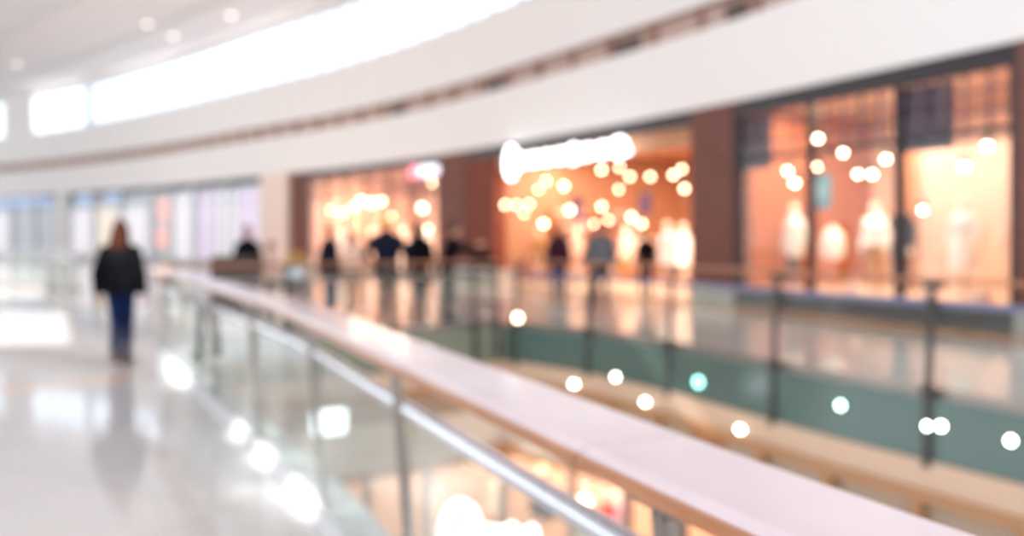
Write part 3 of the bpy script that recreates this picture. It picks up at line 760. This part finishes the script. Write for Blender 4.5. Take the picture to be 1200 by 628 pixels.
rail(B, 6.2, 4.2, 1.7, 'clothes rail of dark and white garments at the right of the open shop', ['plum','wcloth','black'], 'garment on the rail at the right of the open shop', 'garments on the right rail')
# wall shelving with folded clothes
def shelving(S, u, v, label, glabel, group, z=.025):
    x, y = S.w(u, v); rz = S.rz+PI/2; r = thing('shelving_unit', label, 'shelves', (x, y, z), rz)
    for sx in (-1,1): MB().box((sx*.8,0,1.2), (.05,.4,2.4)).build('side_panel', 'shopwood', r)
    MB().box((0,.19,1.2), (1.6,.02,2.4)).build('back_panel', 'shopcream', r)
    ca, sa = math.cos(rz), math.sin(rz)
    for k in range(5):
        h = .15+k*.52
        MB().box((0,0,h), (1.56,.38,.035)).build('shelf', 'shopwood', r)
        if k == 4: continue
        for j in range(4):
            u = -.58+j*.385; m = ['wcloth','blush','tancloth','pinktop','plum'][(k*3+j*2) % 5]
            key = 'f'+m; L = (x+u*ca, y+u*sa, z+h+.0175)
            if key not in protos:
                mb = MB()
                for q in range(3): mb.box((0,0,.045+q*.075), (.29-.01*q,.27,.07), bev=.02)
                o = mb.build('folded_clothes', m); protos[key] = o
                tag(o, 'x', 'clothes')
            else:
                o = protos[key].copy(); col.objects.link(o)
            o.location = L; o.rotation_euler = (0,0,rz); o['label'] = M[m].name.replace('_', ' ')+' folded in a pile '+glabel; o['group'] = group
shelving(B, .25, 2.9, 'timber wall shelving on the left wall of the open shop, nearer the entrance', 'on the wall shelves nearer the shop entrance', 'folded clothes on the nearer wall shelves')
shelving(B, .25, 5.2, 'timber wall shelving on the left wall of the open shop, farther from the entrance', 'on the wall shelves deeper in the open shop', 'folded clothes on the deeper wall shelves')

# ------------------------------------------------------------------ glazed shop in the centre left
C = Shop(360, 514, 7.)
C.room('glazed_shop', 'shopcream', 'shopback', 'shopback', 'platform')
fr = thing('shop_window', 'wide glazed shop front behind the group of shoppers', 'shop window', C.loc, C.rz)
MB().box((C.L/2, .05, .12), (C.L, .14, .24)).build('plinth', 'dark', fr)
nb = 6
for k in range(nb+1): MB().box((.06+(C.L-.12)*k/nb, .05, 2.2), (.10,.12,3.95)).build('mullion', 'dark', fr)
MB().box((C.L/2, .05, 3.2), (C.L,.1,.09)).build('transom', 'dark', fr)
for k in range(nb): MB().box((.06+(C.L-.12)*(k+.5)/nb, .06, 2.2), ((C.L-.12)/nb-.1,.012,3.9)).build('glass_panel', 'shopglass', fr)
g = MB()
for k in range(1, 30): g.box((C.L*k/30, .03, 3.7), (.04,.035,.9))
g.box((C.L/2,.03,3.6), (C.L-.1,.03,.04)); g.build('muntin_grid', 'lattice', fr)
u0 = C.u_at(480, -.2); u1 = C.u_at(516, -.2); x, y = C.w((u0+u1)/2, -.2)
sgc = thing('shop_sign', 'small white light box sign with a pink end at the right of the glazed shop', 'sign', (x, y, hgt(209, y)), C.rz)
MB().box((.25,0,.28), ((u1-u0)*.6,.14,.36), bev=.04).build('sign_box', 'softsign', sgc); MB().box((-(u1-u0)*.36,0,.28), ((u1-u0)*.22,.14,.42), bev=.04).build('sign_end', 'pinksign', sgc)
MB().box((0,.12,.28), (.9,.12,.08)).build('mounting_bar', 'dark', sgc)
mk = dict(group=None)
mq(C, 402, 1.6, 'white mannequin in white coat at the left of the glazed shop', z=.025, H=1.95, top='wcloth', legs='blush', shoes=None, bulk=1.3, hem=.6)
mq(C, 436, 2.2, 'white mannequin in pale pink dress in the glazed shop', z=.025, H=1.9, top='pinktop', legs=None, shoes=None, dress=True)
mq(C, 472, 1.8, 'white mannequin in blush coat in the glazed shop', z=.025, H=1.9, top='blush', legs='wcloth', shoes=None, bulk=1.2, hem=.65)
mq(C, 500, 1.4, 'white mannequin in white shirt and tan trousers under the small light box sign', z=.025, H=1.9, top='wcloth', legs='tancloth', shoes=None)
rail(C, 3.2, 3.6, 1.9, 'clothes rail of white and plum garments in the glazed shop', ['wcloth','plum','blush'], 'garment on the rail in the glazed shop', 'garments in the glazed shop')
gl = dict(group='globe lamps in the glazed shop', label='round glowing globe lamp hanging in the glazed shop')
for px, py, v, r in ((507,214,1.5,.13),(495,244,1.,.2),(435,238,1.6,.2),(424,235,2.,.16),(447,236,2.4,.16),(402,250,1.,.16),(502,268,1.,.12),(415,243,3.,.14),(388,246,2.,.13)):
    pendant(C, px, py, v, r, **gl)
pendant(C, 456, 254, 1.0, .24, 'bulb', None, 'largest amber globe lamp in the glazed shop, above the golden haired shopper')
for u, e in ((2,700),(5,800),(8,800)):
    x, y = C.w(u, 2.2); area('shop_lamp', (x, y, 4.28), (1.8,2.), e, (255,226,200))

# ------------------------------------------------------------------ pale shop fronts at the far left
def far_front(pl, pr, label, panels, signm=None, idx=0):
    S = Shop(pl, pr); r = thing('storefront', label, 'shop front', S.loc, S.rz)
    MB().box((S.L/2, .3, 2.2), (S.L, .2, 4.4)).build('back_wall', 'palegrey', r)
    MB().box((S.L/2, .05, .15), (S.L, .2, .3)).build('plinth', 'stone', r)
    if signm:
        for (q0, q1) in signm:
            MB().box(((S.u_at(q0,0)+S.u_at(q1,0))/2, .0, 4.0), (S.u_at(q1,0)-S.u_at(q0,0), .12, .55), bev=.02).build('sign_band', 'paleblue', r)
    for (q0, q1, z0, z1, m) in panels:
        a, b = S.u_at(q0,.12), S.u_at(q1,.12)
        f = MB().box(((a+b)/2, .14, (z0+z1)/2), (b-a, .08, z1-z0), bev=.01).build('window_panel', m, r)
    n = max(2, int(S.L/3))
    for k in range(n+1): MB().box((S.L*k/n, .02, 2.2), (.14,.2,4.3)).build('mullion', 'palegrey', r)
    MB().box((S.L/2, .02, 3.4), (S.L,.1,.1)).build('transom', 'palegrey', r)
far_front(-60, 70, 'pale blue-grey glazed shop front with a blue sign band at the far left', [(-50,10,.4,3.3,'posterwhite'),(14,64,.4,3.3,'palegrey')], [(-40,62)])
far_front(80, 176, 'pale shop front with two short blue signs behind the walking person', [(84,110,.4,3.3,'posterwhite'),(114,140,.4,3.3,'palecream'),(146,172,.4,3.3,'posterwhite')], [(90,108),(126,142)])
far_front(178, 226, 'pale shop front with pink posters beyond the walking person', [(183,196,.9,2.1,'posterpink'),(184,198,2.5,3.8,'posterpink'),(205,224,.3,3.9,'posterwhite')])
far_front(228, 308, 'pale shop front with lilac displays left of the cream pillar', [(232,252,.3,3.9,'posterpurple'),(256,276,.3,3.9,'posterwhite'),(280,306,.3,3.9,'posterpurple')])
for a, b, m, nm in ((70,80,'white','grey'),(310,341,'shopcream','cream')):
    S = Shop(a, b); S.st('wall_pillar_%s' % nm, m, MB().box((S.L/2, .1, 2.25), (S.L, .7, 4.5)))
# glass balustrade on the far left of the walkway
LB = smooth_path([(-24,31),(-17.5,27.5),(-12.2,24.2)], .6)
railing(LB, 'balustrade', 'distant glass balustrade at the far left beyond the walking person', [.1, 3., 6., 9., 12., path_len(LB)-.1], 'steel', 'poststeel', 'farglass', 0, .12, [])

# ------------------------------------------------------------------ lower shop seen under the slab edge
LOW = offset(END[:-1]+FAR, -.05)
lowb = offset(END[:-1]+FAR, -4.2)
struct(MB().sweep(lowb, [(-.05,-5.5),(-.05,-1.2),(.05,-1.2),(.05,-5.5)]).build('wall_lower_back', 'shopcream'))
struct(MB().sweep(lowb, [(0,-2.0),(0,-1.95),(4.1,-1.95),(4.1,-2.0)]).build('ceiling_lower', 'slat'))
lf = thing('storefront', 'lower floor shop front under the cream band below the near handrail', 'shop front', (0, 13, -5.5))
for px in (330, 430, 500, 590, 670, 735, 800, 900):
    s = ray_hit(LOW, px); p, t = path_at(LOW, s)
    MB().box((p.x, p.y-13, 1.72), (.09,.12,3.44), math.atan2(t.y, t.x)).build('mullion', 'poststeel', lf)
MB().sweep([Vector((p.x, p.y-13)) for p in LOW], [(-.04,3.3),(-.04,3.44),(.06,3.44),(.06,3.3)]).build('head_frame', 'tan', lf)
MB().sweep([Vector((p.x, p.y-13)) for p in LOW], [(-.01,.1),(-.01,3.3),(.0,3.3),(.0,.1)]).build('glass_panel', 'shopglass', lf)
s = ray_hit(LOW, 522); p, t = path_at(LOW, s)
script_sign('shop_sign', 'glowing white script sign on the lower floor below the metal rail', (p.x, p.y-.25, -3.75), math.atan2(-.30, 1), 1.5, 1.1, .7, 'sign')
def low_at(px, v):
    s = ray_hit(offset(END[:-1]+FAR, -v), px); return path_at(offset(END[:-1]+FAR, -v), s)[0]
for px, v, lb, kw in ((684,1.0,'mannequin in white coat in the lower shop beside the red dress', dict(top='wcloth', legs='wcloth', bulk=1.2)),
                      (718,1.3,'mannequin in red dress in the lower shop', dict(top='redcloth', legs=None, dress=True)),
                      (582,1.6,'mannequin in white shirt in the lower shop above the glowing sign', dict(top='wcloth', legs='tancloth')),
                      (636,1.6,'mannequin in black top in the lower shop', dict(top='black', legs='blush'))):
    p = low_at(px, v)
    figure('mannequin', lb, 'mannequin', (p.x, p.y, -4.6), -.9, H=1.9, shoes=None, skin='mannequin', hair=None, face=False, base=True, vox=.014, **kw)
struct(MB().sweep(offset(END[:-1]+FAR, -1.4), [(-.7,-5.5),(-.7,-4.6),(.7,-4.6),(.7,-5.5)]).build('floor_lower_platform', 'platform'))
for px, py, v, r in ((545,524,.3,.16),(580,540,.3,.2),(430,490,.5,.1),(407,462,.4,.07),(685,588,.5,.1),(668,600,.5,.05)):
    p = low_at(px, v); z = min(-2.15, hgt(py, p.y))
    root = thing('pendant_lamp', 'warm round lamp hanging in the lower floor shop below the near handrail', 'lamp', (p.x, p.y, z), 0, 'lamps in the lower shop')
    MB().ball((0,0,0), r).build('bulb', 'bulb', root, smooth=True); MB().cyl((0,0,r*.9), (0,0,-1.98-z), .01, n=6).build('cord', 'dark', root)
for px in (450, 640, 800):
    p = low_at(px, 2.0); area('shop_lamp', (p.x, p.y, -2.06), (1.4,1.4), 170, (255,205,165))
edge_glow(290, 478, 'edget', 'small green lamp on the cream band seen through the near glass', .06, path=END, n=.10)
s = ray_hit(END, 383); p, t = path_at(END, s)  # glowing box added in place of a window reflection
lbx = thing('reflection_box', 'small white glowing box imitating a window reflection seen through the near glass', 'sign', (p.x+t.y*.12, p.y-t.x*.12, -1.42), math.atan2(t.y, t.x))
MB().box((0,0,.2), (.5,.08,.34), bev=.02).build('reflection_face', 'sign', lbx); MB().box((0,.04,.2), (.56,.05,.4)).build('case', 'steel', lbx)

# ------------------------------------------------------------------ daylight, camera
w = bpy.data.worlds.new('sky'); scn.world = w; w.use_nodes = True
bg = w.node_tree.nodes['Background']; bg.inputs['Color'].default_value = (.90, .95, 1.0, 1); bg.inputs['Strength'].default_value = 2.6
sl = bpy.data.lights.new('sun', 'SUN'); sl.energy = 9; sl.angle = .01; sl.color = (1., .97, .93)
so = bpy.data.objects.new('sun', sl); col.objects.link(so); so.rotation_euler = SUN.to_track_quat('-Z', 'Y').to_euler(); so.location = (0,-20,40)
def portal(loc, size, rot):
    l = bpy.data.lights.new('portal', 'AREA'); l.shape = 'RECTANGLE'; l.size, l.size_y = size; l.cycles.is_portal = True
    o = bpy.data.objects.new('skylight_portal', l); col.objects.link(o); o.location = loc; o.rotation_euler = rot
portal((-20,-13,6), (75,13), (-PI/2,0,PI))
for px, e in ((60,3200),(180,2800),(300,2200)):  # unseen uplights added to brighten the far-left ceiling
    p, t = path_at(FAC, ray_hit(FAC, px)); area('ceiling_uplight_fill', (p.x-t.y*-.6, p.y-t.x*.6, 7.0), (9,.4), e, (255,248,246), (PI, 0, math.atan2(t.y, t.x)))
for u, e in ((-16,300),(-30,600)):  # unseen overhead area lights added as fill for the hall
    area('ceiling_lamp', (u, 18-u*.55, 11.7), (6,6), e, (255,250,246))

cd = bpy.data.cameras.new('camera'); cam = bpy.data.objects.new('camera', cd); col.objects.link(cam); scn.camera = cam
cd.sensor_width = 36; cd.lens = 30; cd.shift_y = -(314-HOR)/1200
cam.location = (0, 0, EYE); cam.rotation_euler = (PI/2, 0, 0); cd.clip_end = 300; cd.clip_start = .05
cd.dof.use_dof = True; cd.dof.focus_distance = .70; cd.dof.aperture_fstop = 2.4
vs_ = scn.view_settings; vs_.view_transform = 'Standard'; vs_.look = 'None'; vs_.gamma = 1; vs_.use_curve_mapping = False; vs_.exposure = -.1
